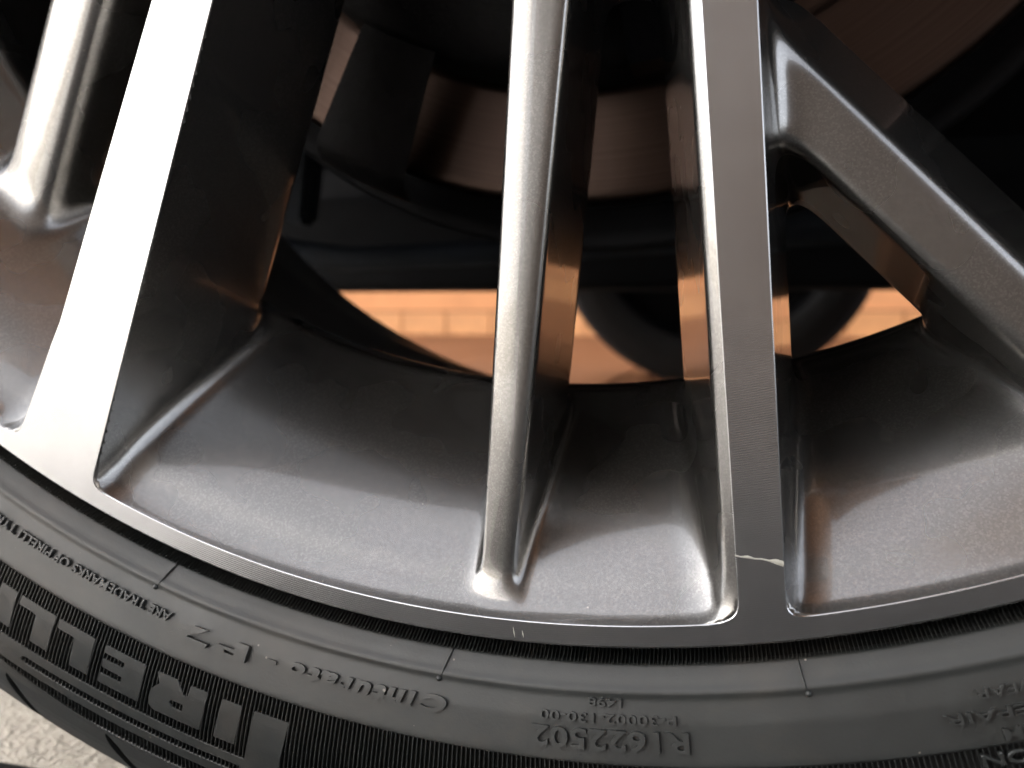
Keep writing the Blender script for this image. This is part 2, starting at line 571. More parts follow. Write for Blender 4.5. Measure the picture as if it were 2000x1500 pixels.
# one 120 degree sector
th = np.degrees(np.arctan2(V[:, 0], -V[:, 1]))
fth = np.abs(th[F]).min(1)
F = F[fth < 60.0]
over = np.abs(th) > 60.0
rr = np.hypot(V[:, 0], V[:, 1])
t60 = np.radians(np.sign(th) * 60.0)
V[over, 0] = (rr * np.sin(t60))[over]; V[over, 1] = (-rr * np.cos(t60))[over]
fp = part[F]
fpart = fp[:, 0]
VW = np.stack([V[:, 0], -V[:, 2], V[:, 1]], 1) / 1000.0
NW = np.stack([N[:, 0], -N[:, 2], N[:, 1]], 1)

front_objs = []
def take(sel, name, mat):
    f = F[sel]
    u, inv = np.unique(f, return_inverse=True)
    me = mesh_np(name, VW[u], inv.reshape(f.shape).astype(np.int32))
    me.normals_split_custom_set_from_vertices(NW[u].tolist())
    o = link(name, me, mat, wheel)
    return o
cast = {}
for k in range(7):
    sel = fpart == k
    if sel.any():
        cast[k] = take(sel, PARTS[k], M_PAINT)
        front_objs.append(cast[k])
cast[0]["label"] = "sloping grey metallic bowl between lip and spokes"

# ---- machined caps: 2D surface nets of the cast outline just below the face
def caps(h=0.4):
    xs = np.arange(-214, 214.01, h); zs = np.arange(-246, -14.9, h)
    X, Z = np.meshgrid(xs, zs, indexing='ij')
    wv = -0.22
    def g2(x, z):
        r = np.sqrt(x * x + z * z)
        wb = np.maximum(-48.0, bw(r) - 7.5)
        w = np.full_like(x, wv)
        comps = [f_bowl(x, z, w, r), smin(spoke_A(x, z, w, r, wb), spoke_Af(x, z, w, r, wb), 4.0), spoke_C(x, z, w, r, wb)]
        for i in (1, 2):
            comps[i] = np.maximum(np.maximum(comps[i], 45 - r), r - 243)
        comps[0] = np.maximum(238.6 - r, r - 242.6)
        d = smin(smin(comps[0], comps[1], 5.0), comps[2], 5.0)
        d = smax(d, r - 242.6, 0.1)
        return d - 0.04, np.argmin(np.stack(comps, 0), 0)
    S, _ = g2(X, Z)
    neg = S < 0
    c = neg[:-1, :-1].astype(int) + neg[1:, :-1] + neg[:-1, 1:] + neg[1:, 1:]
    act = c > 0
    idx = np.full(act.shape, -1, int)
    I = np.argwhere(act); idx[act] = np.arange(len(I))
    V2 = np.stack([xs[0] + (I[:, 0] + .5) * h, zs[0] + (I[:, 1] + .5) * h], 1)
    bd = (c[act] < 4)
    e = 0.02
    for _ in range(6):
        q = V2[bd]
        d = g2(q[:, 0], q[:, 1])[0]
        gx = (g2(q[:, 0] + e, q[:, 1])[0] - g2(q[:, 0] - e, q[:, 1])[0]) / (2 * e)
        gz = (g2(q[:, 0], q[:, 1] + e)[0] - g2(q[:, 0], q[:, 1] - e)[0]) / (2 * e)
        gg = np.maximum(gx * gx + gz * gz, 0.05)
        V2[bd] = q - np.stack([d * gx / gg, d * gz / gg], 1) * 0.9
    q = V2; gx = (g2(q[:, 0] + e, q[:, 1])[0] - g2(q[:, 0] - e, q[:, 1])[0]) / (2 * e)
    gz = (g2(q[:, 0], q[:, 1] + e)[0] - g2(q[:, 0], q[:, 1] - e)[0]) / (2 * e)
    gl = np.maximum(np.sqrt(gx * gx + gz * gz), 1e-3)
    E = np.argwhere(neg[1:-1, 1:-1]) + 1
    quads = np.stack([idx[E[:, 0] - 1, E[:, 1] - 1], idx[E[:, 0], E[:, 1] - 1], idx[E[:, 0], E[:, 1]], idx[E[:, 0] - 1, E[:, 1]]], 1)
    quads = quads[(quads >= 0).all(1)]
    cen = V2[quads].mean(1)
    pt = g2(cen[:, 0], cen[:, 1])[1]
    tt = np.degrees(np.arctan2(cen[:, 0], -cen[:, 1]))
    keep = np.abs(tt) < 60
    quads = quads[keep]; pt = pt[keep]
    return V2, quads, pt, np.stack([gx / gl, gz / gl], 1)
V2, Q2, P2, G2 = caps()

def cap_part(sel, name, parent):
    q = Q2[sel]
    u, inv = np.unique(q, return_inverse=True); q = inv.reshape(q.shape)
    v = V2[u]; gd = G2[u]
    # boundary edges of the whole cap only
    allq = Q2
    ed = {}
    def edges(qq):
        return np.concatenate([qq[:, [0, 1]], qq[:, [1, 2]], qq[:, [2, 3]], qq[:, [3, 0]]])
    ge = edges(allq); gs = np.sort(ge, 1)
    _, first, cn = np.unique(gs, axis=0, return_index=True, return_counts=True)
    be = ge[first[cn == 1]]
    mp = {int(a): i for i, a in enumerate(u)}
    be = [(mp[int(a)], mp[int(b)]) for a, b in be if int(a) in mp and int(b) in mp]
    # keep those whose edge is in this part
    le = {tuple(x) for x in edges(q).tolist()}
    be = [e for e in be if e in le]
    bv = sorted({a for e in be for a in e})
    pos = {a: i for i, a in enumerate(bv)}
    n0 = len(v)
    top = [P3(a, b, 0.0) for a, b in v]
    inset = 0.18
    for a in bv:
        x, z = v[a] - gd[a] * inset
        top[a] = P3(x, z, 0.0)
    ring1 = [P3(*(v[a]), -0.16) for a in bv]
    ring2 = [P3(*(v[a] - gd[a] * 0.3), -0.9) for a in bv]
    verts = top + ring1 + ring2
    nb = len(bv)
    faces = [tuple(int(i) for i in f) for f in q]
    nq = len(faces)
    for a, b in be:
        i, j = n0 + pos[a], n0 + pos[b]
        faces.append((b, a, i, j))
        faces.append((j, i, i + nb, j + nb))
    me = bpy.data.meshes.new(name)
    me.from_pydata(verts, [], faces)
    me.update()
    o = link(name, me, M_MACH, parent)
    front_objs.append(o)
    return o
cap_part(P2 == 0, "machined_lip", wheel)
cap_part(P2 == 1, "machined_face", cast[1])
cap_part(P2 == 2, "machined_face", cast[3])

# two more turns of the sector close the wheel
for k in (1, 2):
    made = {}
    for o in front_objs:
        c = o.copy()
        C.objects.link(c)
        if o.parent is wheel:
            c.parent = wheel
            c.rotation_euler = (0, R(120 * k), 0)
        else:
            c.parent = made[o.parent.name]
        made[o.name] = c

# flange that rolls over the edge of the lip, barrel behind
revolve("rim_flange", smooth_prof([(242.45, -0.03), (242.9, -0.2), (243.3, -0.8), (243.5, -2.2), (243.2, -5), (242.0, -10.5), (238, -13.5)], 0.25, 3),
        M_MACH, wheel, 1080)
revolve("barrel", smooth_prof([(197.5, -54.5), (200, -62), (204, -70), (206, -100), (207, -140), (211, -165), (213.5, -186), (213.8, -187.5), (216, -187.8), (222, -186), (223, -178)], 1.5, 3),
        M_BARREL, wheel, 540)
o = revolve("barrel_outside", [(223, -178), (215, -165), (212, -140), (211, -70), (236, -16), (238, -13.5)], M_BARREL, wheel, 180)
cap = revolve("hub_cap", smooth_prof([(0.01, -7.5), (15, -7.8), (26, -9), (29.5, -12), (29.5, -40)], 1, 2), M_MACH, wheel, 90)

# ================================================================== TYRE
tyre = empty("tyre", (0, 0, WZ), "black low-profile road tyre with raised maker lettering and fine ribbed band round the wheel", "tyre")
TP = [(243.0, -13.0), (243.6, -8.0), (245.2, -5.0), (246.7, -2.3), (248.5, -0.7), (250.1, 0.55), (250.7, 1.45), (251.15, 1.6), (251.7, 1.25), (252.5, 1.5),
      (256, 2.9), (262.7, 4.5), (270, 5.0), (275, 4.9), (282, 4.0), (288, 2.4), (295, -1.0), (301.5, -5.5), (306.5, -11.5), (310, -19.0), (312.0, -28.0), (313.0, -38.0)]
_tp = np.array(smooth_prof(TP, 0.25, 4))
def TW(r): return np.interp(r, _tp[:, 0], _tp[:, 1])
def TN(r):
    s = (TW(r + .3) - TW(r - .3)) / .6
    n = np.array([-s, 1.0]); return n / np.linalg.norm(n)         # (radial, w)
def polar(r, thd, h=0.0):
    n = TN(r)
    w = TW(r) + h * n[1]; r2 = r + h * n[0]
    t = math.radians(thd)
    return P3(r2 * math.sin(t), -r2 * math.cos(t), w)

# main sidewall with the two ribbed bands sunk into it
S0, S1 = 263.4, 288.6
def seg(r0, r1, depth=0.0, step=0.4):
    n = max(2, int((r1 - r0) / step))
    return [(r0 + (r1 - r0) * i / n, TW(r0 + (r1 - r0) * i / n) - depth) for i in range(n + 1)]
revolve("sidewall", [(246.7, TW(246.7) - 1.5)] + seg(246.8, S0, 0) + [(S0 + .05, TW(S0) - 1.2)], M_RUB, tyre, 1440)
revolve("sidewall", [(S1 - .05, TW(S1) - 1.2)] + seg(S1, 290.2), M_RUB, tyre, 1440)
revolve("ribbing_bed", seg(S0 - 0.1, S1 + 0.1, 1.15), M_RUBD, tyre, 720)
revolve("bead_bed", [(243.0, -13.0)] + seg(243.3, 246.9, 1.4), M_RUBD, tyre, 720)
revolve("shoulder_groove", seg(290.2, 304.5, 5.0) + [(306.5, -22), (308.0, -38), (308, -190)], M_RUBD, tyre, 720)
revolve("inner_sidewall", [(306, -188), (300, -196), (285, -204), (260, -206), (235, -198), (224, -186)], M_RUB, tyre, 360)

def fins(name, r0, r1, pitch, half, base, top, n_r, skip=None):
    """thin radial ridges"""
    vs, fs = [], []
    n = int(round(360.0 / pitch))
    hw_t = half * 0.5
    for i in range(n):
        t0 = i * 360.0 / n - 180.0
        if skip and skip(t0): continue
        b = len(vs)
        for j in range(n_r + 1):
            r = r0 + (r1 - r0) * j / n_r
            k = 180 / math.pi / r
            vs += [polar(r, t0 - half * k, base), polar(r, t0 - hw_t * k, top), polar(r, t0 + hw_t * k, top), polar(r, t0 + half * k, base)]
        for j in range(n_r):
            a = b + 4 * j
            for q in range(3):
                fs.append((a + q, a + q + 1, a + q + 5, a + q + 4))
    me = bpy.data.meshes.new(name); me.from_pydata(vs, [], fs); me.update()
    return link(name, me, M_RUB, tyre, "stuff")

vis = lambda t: not (-60 < t < 60)
fins("bead_ribbing", 243.7, 246.9, 0.178, 0.12, -1.45, 0.35, 3)
fins("sidewall_ribbing", S0 - 0.1, S1 + 0.1, 0.2, 0.13, -1.2, 0.05, 8)

# raised smooth pieces over the ribbing -----------------------------------
def plate(name, loops, h=0.06, base=-1.05, sub=1.2, parent=tyre, mat=None):
    """loops: list of closed outlines [(r, theta deg)], the first is the outside, others are holes"""
    RM = 275.0
    bm = bmesh.new()
    kx = math.radians(1) * RM
    cu = bpy.data.curves.new("tmp", 'CURVE'); cu.dimensions = '2D'; cu.fill_mode = 'BOTH'
    for lp in loops:
        sp = cu.splines.new('POLY'); sp.points.add(len(lp) - 1); sp.use_cyclic_u = True
        for p, (r, t) in zip(sp.points, lp): p.co = (t * kx, -r, 0, 1)
    return wrap_curve(name, cu, lambda x, y: (-y, x / kx), h, base, sub, parent, mat)

def wrap_curve(name, cu, fn, h, base, sub, parent, mat=None):
    cu.extrude = 0.5
    ob = bpy.data.objects.new("tmp", cu); C.objects.link(ob)
    dg = bpy.context.evaluated_depsgraph_get()
    me = bpy.data.meshes.new_from_object(ob.evaluated_get(dg))
    bpy.data.objects.remove(ob)
    bm = bmesh.new(); bm.from_mesh(me); bpy.data.meshes.remove(me)
    if not bm.verts:
        bm.free(); return None
    bmesh.ops.remove_doubles(bm, verts=bm.verts, dist=1e-4)
    for ax in (0, 1):
        lo = min(v.co[ax] for v in bm.verts); hi = max(v.co[ax] for v in bm.verts)
        n = int((hi - lo) / sub)
        for i in range(1, n + 1):
            co = Vector((0, 0, 0)); co[ax] = lo + (hi - lo) * i / (n + 1)
            no = Vector((0, 0, 0)); no[ax] = 1
            bmesh.ops.bisect_plane(bm, geom=list(bm.verts) + list(bm.edges) + list(bm.faces), plane_co=co, plane_no=no, dist=1e-5)
    for v in bm.verts:
        r, t = fn(v.co.x, v.co.y)
        v.co = polar(r, t, h if v.co.z > 0 else base)
    bmesh.ops.recalc_face_normals(bm, faces=bm.faces)
    me = bpy.data.meshes.new(name); bm.to_mesh(me); bm.free()
    return link(name, me, mat or M_RUB, parent)

def arc_band(name, r0f, r1f, a0, a1, n=200, h=0.06):
    """smooth flush band between two radius functions, closed by side walls"""
    vs, fs = [], []
    m = 5
    for i in range(n + 1):
        t = a0 + (a1 - a0) * i / n
        r0, r1 = r0f(t), r1f(t)
        vs.append(polar(r0, t, -1.05))
        for j in range(m):
            vs.append(polar(r0 + (r1 - r0) * j / (m - 1), t, h))
        vs.append(polar(r1, t, -1.05))
    k = m + 2
    for i in range(n):
        for j in range(k - 1):
            a = i * k + j
            fs.append((a, a + k, a + k + 1, a + 1))
    for i in (0, n):
        fs.append(tuple(range(i * k, i * k + k)))
    me = bpy.data.meshes.new(name); me.from_pydata(vs, [], fs); me.update()
    return link(name, me, M_RUB, tyre)

def rnd_loop(lp, rad=0.5, n=4):
    """round the corners of an outline given in (r, theta)"""
    K = math.radians(1) * 272
    P = [Vector((t * K, r)) for r, t in lp]; out = []
    for i, p in enumerate(P):
        a, b = P[i - 1], P[(i + 1) % len(P)]
        da, db = (a - p), (b - p); ra = min(rad, da.length * .45, db.length * .45)
        p0 = p + da.normalized() * ra; p1 = p + db.normalized() * ra
        for j in range(n + 1):
            s = j / n
            q = p0.lerp(p, s).lerp(p.lerp(p1, s), s)
            out.append((q.y, q.x / K))
    return out

FOOT, CAPR = 267.5, 276.4
letters = {
 'L2': [[(FOOT, -25.16), (FOOT, -23.03), (CAPR, -22.95), (CAPR, -23.98), (269.6, -24.08), (269.6, -25.12)]],
 'L1': [[(FOOT, -22.78), (FOOT, -20.67), (CAPR, -20.62), (CAPR, -21.64), (269.6, -21.74), (269.6, -22.74)]],
 'E': [[(FOOT, -20.05), (FOOT, -17.74), (CAPR, -17.74), (CAPR, -19.98), (274.1, -19.96), (274.1, -18.80), (272.6, -18.80), (272.6, -19.94),
        (270.6, -19.98), (270.6, -18.84), (269.2, -18.84), (269.2, -20.03)]],
 'R': [[(FOOT, -17.1), (FOOT, -16.02), (270.2, -15.55), (270.2, -15.32), (FOOT, -15.30), (FOOT, -14.37), (CAPR, -14.46), (CAPR, -16.9), (275.6, -17.15),
        (274.0, -17.24), (272.0, -17.22), (270.8, -17.05), (270.0, -16.84), (269.0, -16.95)],
       [(272.3, -15.46), (273.9, -15.46), (273.9, -16.05), (273.1, -16.2), (272.3, -16.1)]],
 'I': [[(FOOT, -13.62), (FOOT, -12.60), (CAPR, -12.66), (CAPR, -13.74)]],
 'I2': [[(FOOT, -26.42), (FOOT, -25.42), (CAPR, -25.25), (CAPR, -26.28)]],
}
for k, lps in letters.items():
    plate("raised_letter", [rnd_loop(l, 0.35) for l in lps])
# the long-bowled P: a stem, and a hollow bar that runs on above the other letters
def P_loops():
    o, i = [], []
    o += [(FOOT, -11.95), (FOOT, -10.22), (277, -10.42), (285.4, -10.5)]
    n = 40
    for j in range(n + 1):
        t = -10.6 - (27.0 - 10.6) * j / n
        o.append((285.2 - 0.2 * j / n, t))
    o.append((283.5, -27.6)); o.append((281, -27.6)); o.append((279.3, -27.0))
    for j in range(n + 1):
        t = -27.0 + (27.0 - 12.1) * j / n
        o.append((279.0 - 0.3 * (1 - abs(2 * j / n - 1)), t))
    i += [(281.0, -12.3)]
    for j in range(n + 1):
        t = -12.4 - (24.0 - 12.4) * j / n
        i.append((281.0, t))
    i += [(281.4, -24.2), (282.0, -24.3), (282.7, -24.2)]
    for j in range(n + 1):
        t = -24.0 + (24.0 - 12.4) * j / n
        i.append((282.9, t))
    return [o, i]
plate("raised_letter", P_loops(), sub=2.0)
# smooth shoulder band: crescent of ribbing narrows to the left
arc_band("shoulder_band", lambda t: 286.2 + 3.4 * min(1, max(0, (t + 25.5) / 8.0)) ** 0.8 if t < 0 else 289.6, lambda t: 290.0, -60, -2, 240)

def text_on(body, r0, r1, th0, th1, shear=0.0, off=0.0, h=0.5, name="raised_lettering"):
    """raised text filling a curved box; its top points outwards, so it reads right to left across the bottom"""
    cu = bpy.data.curves.new("tmp", 'FONT')
    cu.body = body; cu.size = 3.0; cu.shear = shear; cu.offset = off
    cu.resolution_u = 3
    ob = bpy.data.objects.new("tmp", cu); C.objects.link(ob)
    me = bpy.data.meshes.new_from_object(ob.evaluated_get(bpy.context.evaluated_depsgraph_get()))
    xs = [v.co.x for v in me.vertices]; ys = [v.co.y for v in me.vertices]
    bpy.data.objects.remove(ob); bpy.data.meshes.remove(me)
    x0, x1, y0, y1 = min(xs), max(xs), min(ys), max(ys)
    return wrap_curve(name, cu, lambda x, y: (r0 + (r1 - r0) * (y - y0) / (y1 - y0), th0 + (th1 - th0) * (x - x0) / (x1 - x0)),
                      h, -0.4, 1.0, tyre)

text_on("ARE TRADEMARKS OF PIRELLI TYRE", 255.0, 256.9, -17.3, -28.6, 0.0, 0.02, 0.95)
for ch, r0, r1, ta, tb in [("C", 254.8, 258.0, -3.05, -4.3), ("i", 255.0, 257.9, -4.5, -4.95), ("n", 255.1, 257.5, -5.0, -5.85), ("t", 255.1, 258.0, -5.85, -6.6),
                           ("u", 255.2, 257.5, -6.65, -7.5), ("r", 255.2, 257.5, -7.55, -8.3), ("a", 255.2, 257.5, -8.3, -9.15), ("t", 255.2, 258.0, -9.15, -9.85), ("o", 255.3, 257.6, -9.95, -10.9)]:
    text_on(ch, r0, r1, ta, tb, 0.2, 0.13, 0.8)
text_on("-", 256.3, 257.0, -11.45, -11.9, 0.0, 0.0, 0.5)
plate("raised_lettering", [[(255.3, -12.95), (258.6, -12.94), (258.7, -13.66), (258.6, -14.41), (258.3, -14.7), (257.4, -14.72), (256.9, -14.5), (256.8, -13.6), (255.3, -13.58)],
                           [(257.4, -14.1), (257.4, -13.58), (258.0, -13.58), (258.0, -14.1)]], 1.0, -0.4)
plate("raised_lettering", [[(257.9, -15.0), (258.8, -15.1), (258.6, -17.1), (255.5, -15.96), (255.4, -15.2), (257.9, -16.2)]], 0.95, -0.4)
text_on("R1622502", 257.2, 260.9, 7.35, 0.8, 0.0, 0.06, 0.85)
text_on("P-30002-130-00", 254.6, 256.25, 6.9, 1.13, 0.0, 0.05, 0.7)
text_on("1498", 251.9, 253.5, 4.66, 3.2, 0.0, 0.05, 0.7)
text_on("WEAR", 254.5, 256.0, 20.5, 18.12, 0.0, 0.03, 0.95)
text_on("REPAIR", 257.6, 259.25, 20.4, 16.83, 0.0, 0.03, 0.95)
text_on("RIM", 260.8, 262.6, 20.0, 18.6, 0.0, 0.03, 0.95)
text_on("PERSON", 264.2, 266.2, 21.5, 17.65, 0.0, 0.03, 0.95)

# mould lines across the rim protector
for i, t0 in enumerate([-48.6, -33.4, -18.4, -3.2, 12.1, 27.3, 42.5]):
    bm = bmesh.new()
    n = 8; sec = []
    for j in range(n + 1):
        s = j / n; r = 246.6 + 4.9 * s; t = t0 - 0.32 * s * (1 if t0 < 5 else -0.4)
        k = 180 / math.pi / r
        hh = 0.45 * math.sin(math.pi * min(1, 0.12 + s * 0.95)) + 0.1
        sec.append([bm.verts.new(polar(r, t - 0.16 * k, -0.2)), bm.verts.new(polar(r, t, hh)), bm.verts.new(polar(r, t + 0.16 * k, -0.2))])
    for a, b in zip(sec[:-1], sec[1:]):
        for q in (0, 1):
            bm.faces.new((a[q], a[q + 1], b[q + 1], b[q]))
    bm_obj("mould_seam", bm, M_RUB, tyre)
    # little pip at the outer end
    bm = bmesh.new()
    bmesh.ops.create_uvsphere(bm, u_segments=10, v_segments=6, radius=0.0006)
    o = bm_obj("vent_pip", bm, M_RUB, tyre, smooth=True)
    o.location = polar(251.9, t0 - 0.40 * (1 if t0 < 5 else -0.4), 0.1)

# tread shoulder blocks
PITCH = 5.8
def block_mesh():
    vs, fs = [], []
    rs = [290.0, 291.0, 292.5, 294, 296, 298, 301, 303.5, 306, 308.5]
    pts = []
    for r in rs:
        gap = 0.66 * min(1, max(0, (r - 289.9) / 3.0)) ** 0.7
        sh = (r - 290) * 0.125
        pts.append((r, TW(r), gap, sh))
    for (r, w, sh) in [(311.2, -24, 2.4), (313.0, -38, 2.7), (313.4, -80, 3.4), (313.4, -110, 3.6)]:
        pts.append((r, w, 0.66, sh))
    na = 7
    for (r, w, gap, sh) in pts:
        for j in range(na):
            u = j / (na - 1)
            t = math.radians(sh + gap / 2 + (PITCH - gap) * u)
            d = 0.05
            vs.append(P3((r + d) * math.sin(t), -(r + d) * math.cos(t), w + d))
    n1 = len(vs)
    for i in range(len(pts) - 1):
        for j in range(na - 1):
            a = i * na + j
            fs.append((a, a + 1, a + na + 1, a + na))
    # end walls
    for j in (0, na - 1):
        base = len(vs)
        for (r, w, gap, sh) in pts:
            u = j / (na - 1); t = math.radians(sh + gap / 2 + (PITCH - gap) * u)
            if w > -20: r2, w2 = r - 3.0, w - 5.2
            else: r2, w2 = r - 5, w
            vs.append(P3(r2 * math.sin(t), -r2 * math.cos(t), w2))
        for i in range(len(pts) - 1):
            fs.append((i * na + j, (i + 1) * na + j, base + i + 1, base + i))
    me = bpy.data.meshes.new("tread_block"); me.from_pydata(vs, [], fs); me.update()
    bm = bmesh.new(); bm.from_mesh(me); bmesh.ops.recalc_face_normals(bm, faces=bm.faces); bm.to_mesh(me); bm.free()
    me.polygons.foreach_set("use_smooth", np.full(len(me.polygons), False))
    me.materials.append(M_RUB)
    return me
bme = block_mesh()
nb = int(round(360 / PITCH))
for i in range(nb):
    o = link("tread_block", bme, None, tyre)
    o.rotation_euler = (0, -R(-25.1 + i * 360.0 / nb), 0)
revolve("tread_belt", [(308, -38), (308, -190)], M_RUBD, tyre, 360)
revolve("tread_rib", [(307, -112), (313.3, -112.5), (313.3, -150), (307, -150.5)], M_RUB, tyre, 360)
revolve("tread_rib", [(307, -154), (313.3, -154.5), (310.5, -186), (302, -194)], M_RUB, tyre, 360)

# ================================================================== BRAKE AND SUSPENSION
brake = empty("brake_disc", (0, 0, WZ), "bare steel brake disc with worn brushed face behind the spokes", "brake disc")
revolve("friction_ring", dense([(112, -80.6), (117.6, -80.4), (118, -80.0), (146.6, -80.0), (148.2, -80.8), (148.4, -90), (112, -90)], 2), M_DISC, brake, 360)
revolve("disc_hat", dense([(60, -66), (78, -66), (80, -70), (81, -88), (112, -88)], 3), M_CAL, brake, 240)
calp = empty("brake_caliper", (0, 0, WZ), "dark cast brake caliper clamped over the upper part of the disc", "brake caliper")
revolve("caliper_body", smooth_prof([(80, -90), (82, -62), (90, -56), (108, -57), (117, -63), (117.5, -79.6)], 2, 3), M_CAL, calp, 60, -36, 6)
revolve("caliper_bridge", smooth_prof([(117, -60), (152, -64), (156, -72), (156, -104)], 2, 3), M_CAL, calp, 60, -30, -19)
hub = empty("axle_hub", (0, 0, WZ), "dark axle hub and splash shield behind the brake disc", "hub")
revolve("splash_shield", dense([(60, -104), (150, -104), (158, -98), (160, -100), (160, -106)], 4), M_BLACK, hub, 240)
revolve("axle_flange", dense([(0.1, -60), (62, -60), (64, -66), (64, -104)], 4), M_CAL, hub, 90)

# ================================================================== UNDER THE CAR
def prism(name, outline, y0, y1, mat, parent=None, bevel=0.004):
    """solid with outline [(x,z)] in world metres, from y0 to y1"""
    bm = bmesh.new()
    vs = [bm.verts.new((x, y0, z)) for x, z in outline]
    f = bm.faces.new(vs)
    r = bmesh.ops.extrude_face_region(bm, geom=[f])
    bmesh.ops.translate(bm, vec=(0, y1 - y0, 0), verts=[v for v in r['geom'] if isinstance(v, bmesh.types.BMVert)])
    bmesh.ops.recalc_face_normals(bm, faces=bm.faces)
    return bm_obj(name, bm, mat, parent, bevel=bevel)

def tube(name, pts, rad, mat, parent=None, n=16):
    bm = bmesh.new(); rings = []
    P = [Vector(p) for p in pts]
    for i, p in enumerate(P):
        d = (P[min(i + 1, len(P) - 1)] - P[max(i - 1, 0)]).normalized()
        a = d.orthogonal().normalized(); b = d.cross(a)
        rr = rad[i] if isinstance(rad, (list, tuple)) else rad
        if i and a.dot(pa) < 0: pass
        if i:
            a = (pa - d * pa.dot(d)).normalized(); b = d.cross(a)
        pa = a
        rings.append([bm.verts.new(p + (a * math.cos(2 * math.pi * k / n) + b * math.sin(2 * math.pi * k / n)) * rr) for k in range(n)])
    for r0, r1 in zip(rings[:-1], rings[1:]):
        for k in range(n):
            bm.faces.new((r0[k], r0[(k + 1) % n], r1[(k + 1) % n], r1[k]))
    bm.faces.new(rings[0][::-1]); bm.faces.new(rings[-1])
    return bm_obj(name, bm, mat, parent, smooth=True)

UB = 0.155                                    # underside height over the ground
car = empty("car_underbody", (0, 0, 0), "black underbody and wheel arch liner of the parked car, seen through the wheel", "car")
# wheel arch liner: a shell over the tyre
bm = bmesh.new()
n = 48; rows = []
for i in range(n + 1):
    t = R(-105 + 210 * i / n)
    rows.append([bm.verts.new((0.365 * math.sin(t), y, WZ + 0.365 * math.cos(t))) for y in (0.02, 0.30)])
for a, b in zip(rows[:-1], rows[1:]):
    bm.faces.new((a[0], a[1], b[1], b[0]))
back = [r[1] for r in rows]
bm.faces.new(back)
bm_obj("arch_liner", bm, M_BLACK, car, smooth=True)
prism("floor_pan", [(-1.1, UB + 0.035), (1.6, UB + 0.035), (1.6, UB + 0.5), (-0.62, UB + 0.5), (-1.1, UB + 0.10)], 0.42, 1.30, M_BLACK, car)
prism("sill_beam", [(-0.62, UB), (1.2, UB - 0.006), (1.2, UB + 0.06), (-0.62, UB + 0.06)], 0.36, 0.44, M_BLACK, car)
# suspension
arm = empty("control_arm", (0, 0.25, WZ - 0.05), "blue grey cast control arm behind the wheel", "suspension arm")
def rel(p): return (p[0], p[1] - 0.25, p[2] - (WZ - 0.05))
tube("arm_beam", [rel((-0.34, 0.29, 0.186)), rel((-0.25, 0.285, 0.176)), rel((-0.17, 0.28, 0.168)), rel((-0.09, 0.28, 0.170)), rel((0.0, 0.29, 0.178)), rel((0.12, 0.32, 0.19))],
     [0.014, 0.010, 0.007, 0.007, 0.010, 0.014], M_BLUEGREY, arm)
prism("arm_bracket", [(-0.245, -0.07), (-0.20, -0.078), (-0.19, -0.01), (-0.215, 0.05), (-0.25, 0.04)], 0.03, 0.05, M_BLUEGREY, arm, 0.003)
prism("arm_plate", [(0.02, -0.094), (0.12, -0.09), (0.12, -0.070), (0.03, -0.072)], 0.06, 0.10, M_BLUEGREY, arm, 0.003)
tube("ball_joint", [rel((-0.055, 0.25, 0.185)), rel((-0.055, 0.25, 0.225)), rel((-0.055, 0.25, 0.25))], [0.018, 0.024, 0.015], M_CAL, arm)

# opposite wheel's tyre seen under the car
# outer skin of the car above the wheel and along the sill, unseen, added for shade and reflection
skin = []
for i in range(33):
    t = R(-112 + 224 * i / 32)
    skin.append((0.352 * math.sin(t), WZ + 0.352 * math.cos(t)))
prism("front_wing", [(-0.56, 0.20), (-0.60, 0.45), (-0.56, 0.66), (-0.20, 0.88), (0.6, 0.98), (0.6, 0.17), (skin[-1][0] + .01, 0.17)] + skin[::-1] + [(skin[0][0] - .01, 0.19)],
      -0.012, 0.02, M_BODY, car, bevel=0)
prism("door", [(0.605, 0.17), (0.605, 0.98), (1.7, 1.0), (1.7, 0.17)], -0.02, 0.03, M_BODY, car, bevel=0)
prism("roof_and_glass", [(0.62, 0.985), (1.3, 1.42), (2.6, 1.44), (2.6, 1.005), (1.7, 1.005)], 0.05, 1.4, M_BLACK, car, bevel=0)
M_FARTYRE = make_simple("far_tyre_rubber", (0.012, 0.012, 0.012), 0.8)
far = empty("opposite_wheel", (0, 1.42, 0.300), "black tyre of the wheel on the other side of the car", "wheel")
revolve("far_tyre", smooth_prof([(215, 0), (225, 14), (255, 18), (285, 10), (298, -6), (299, -170), (285, -196), (225, -200), (215, -180)], 4, 3), M_FARTYRE, far, 180)
revolve("far_rim", smooth_prof([(20, -60), (150, -70), (205, -70), (212, -20), (217, 2), (217, -180)], 4, 2), M_BLACK, far, 120)

# ================================================================== GROUND AND WALL
def sheet(name, x0, x1, y0, y1, z, mat):
    me = bpy.data.meshes.new(name)
    me.from_pydata([(x0, y0, z), (x1, y0, z), (x1, y1, z), (x0, y1, z)], [], [(0, 1, 2, 3)])
    me.update()
    o = link(name, me, mat); o["kind"] = "structure"
    return o
sheet("ground", -200, 200, -200, 200, -0.004, M_DARKGROUND)  # dark tone on the near side of the concrete edge
sheet("concrete_apron", -7, 7, 0.043, 1.0, 0.0, M_CONC)
sheet("bright_ground_sheet", -9, -0.24, -6, 0.0405, 0.0, M_PALEGROUND)  # unseen pale sheet, added to brighten the lip and tyre
sheet("paving", -7, 7, 1.0, 4.9, 0.0, M_JOINT)
pav = bpy.data.objects["paving"]
bm = bmesh.new(); box_bm(bm, (0, 0, 0.006), (0.592, 0.592, 0.02)); bmesh.ops.bevel(bm, geom=list(bm.edges), offset=0.004, segments=1, affect='EDGES')
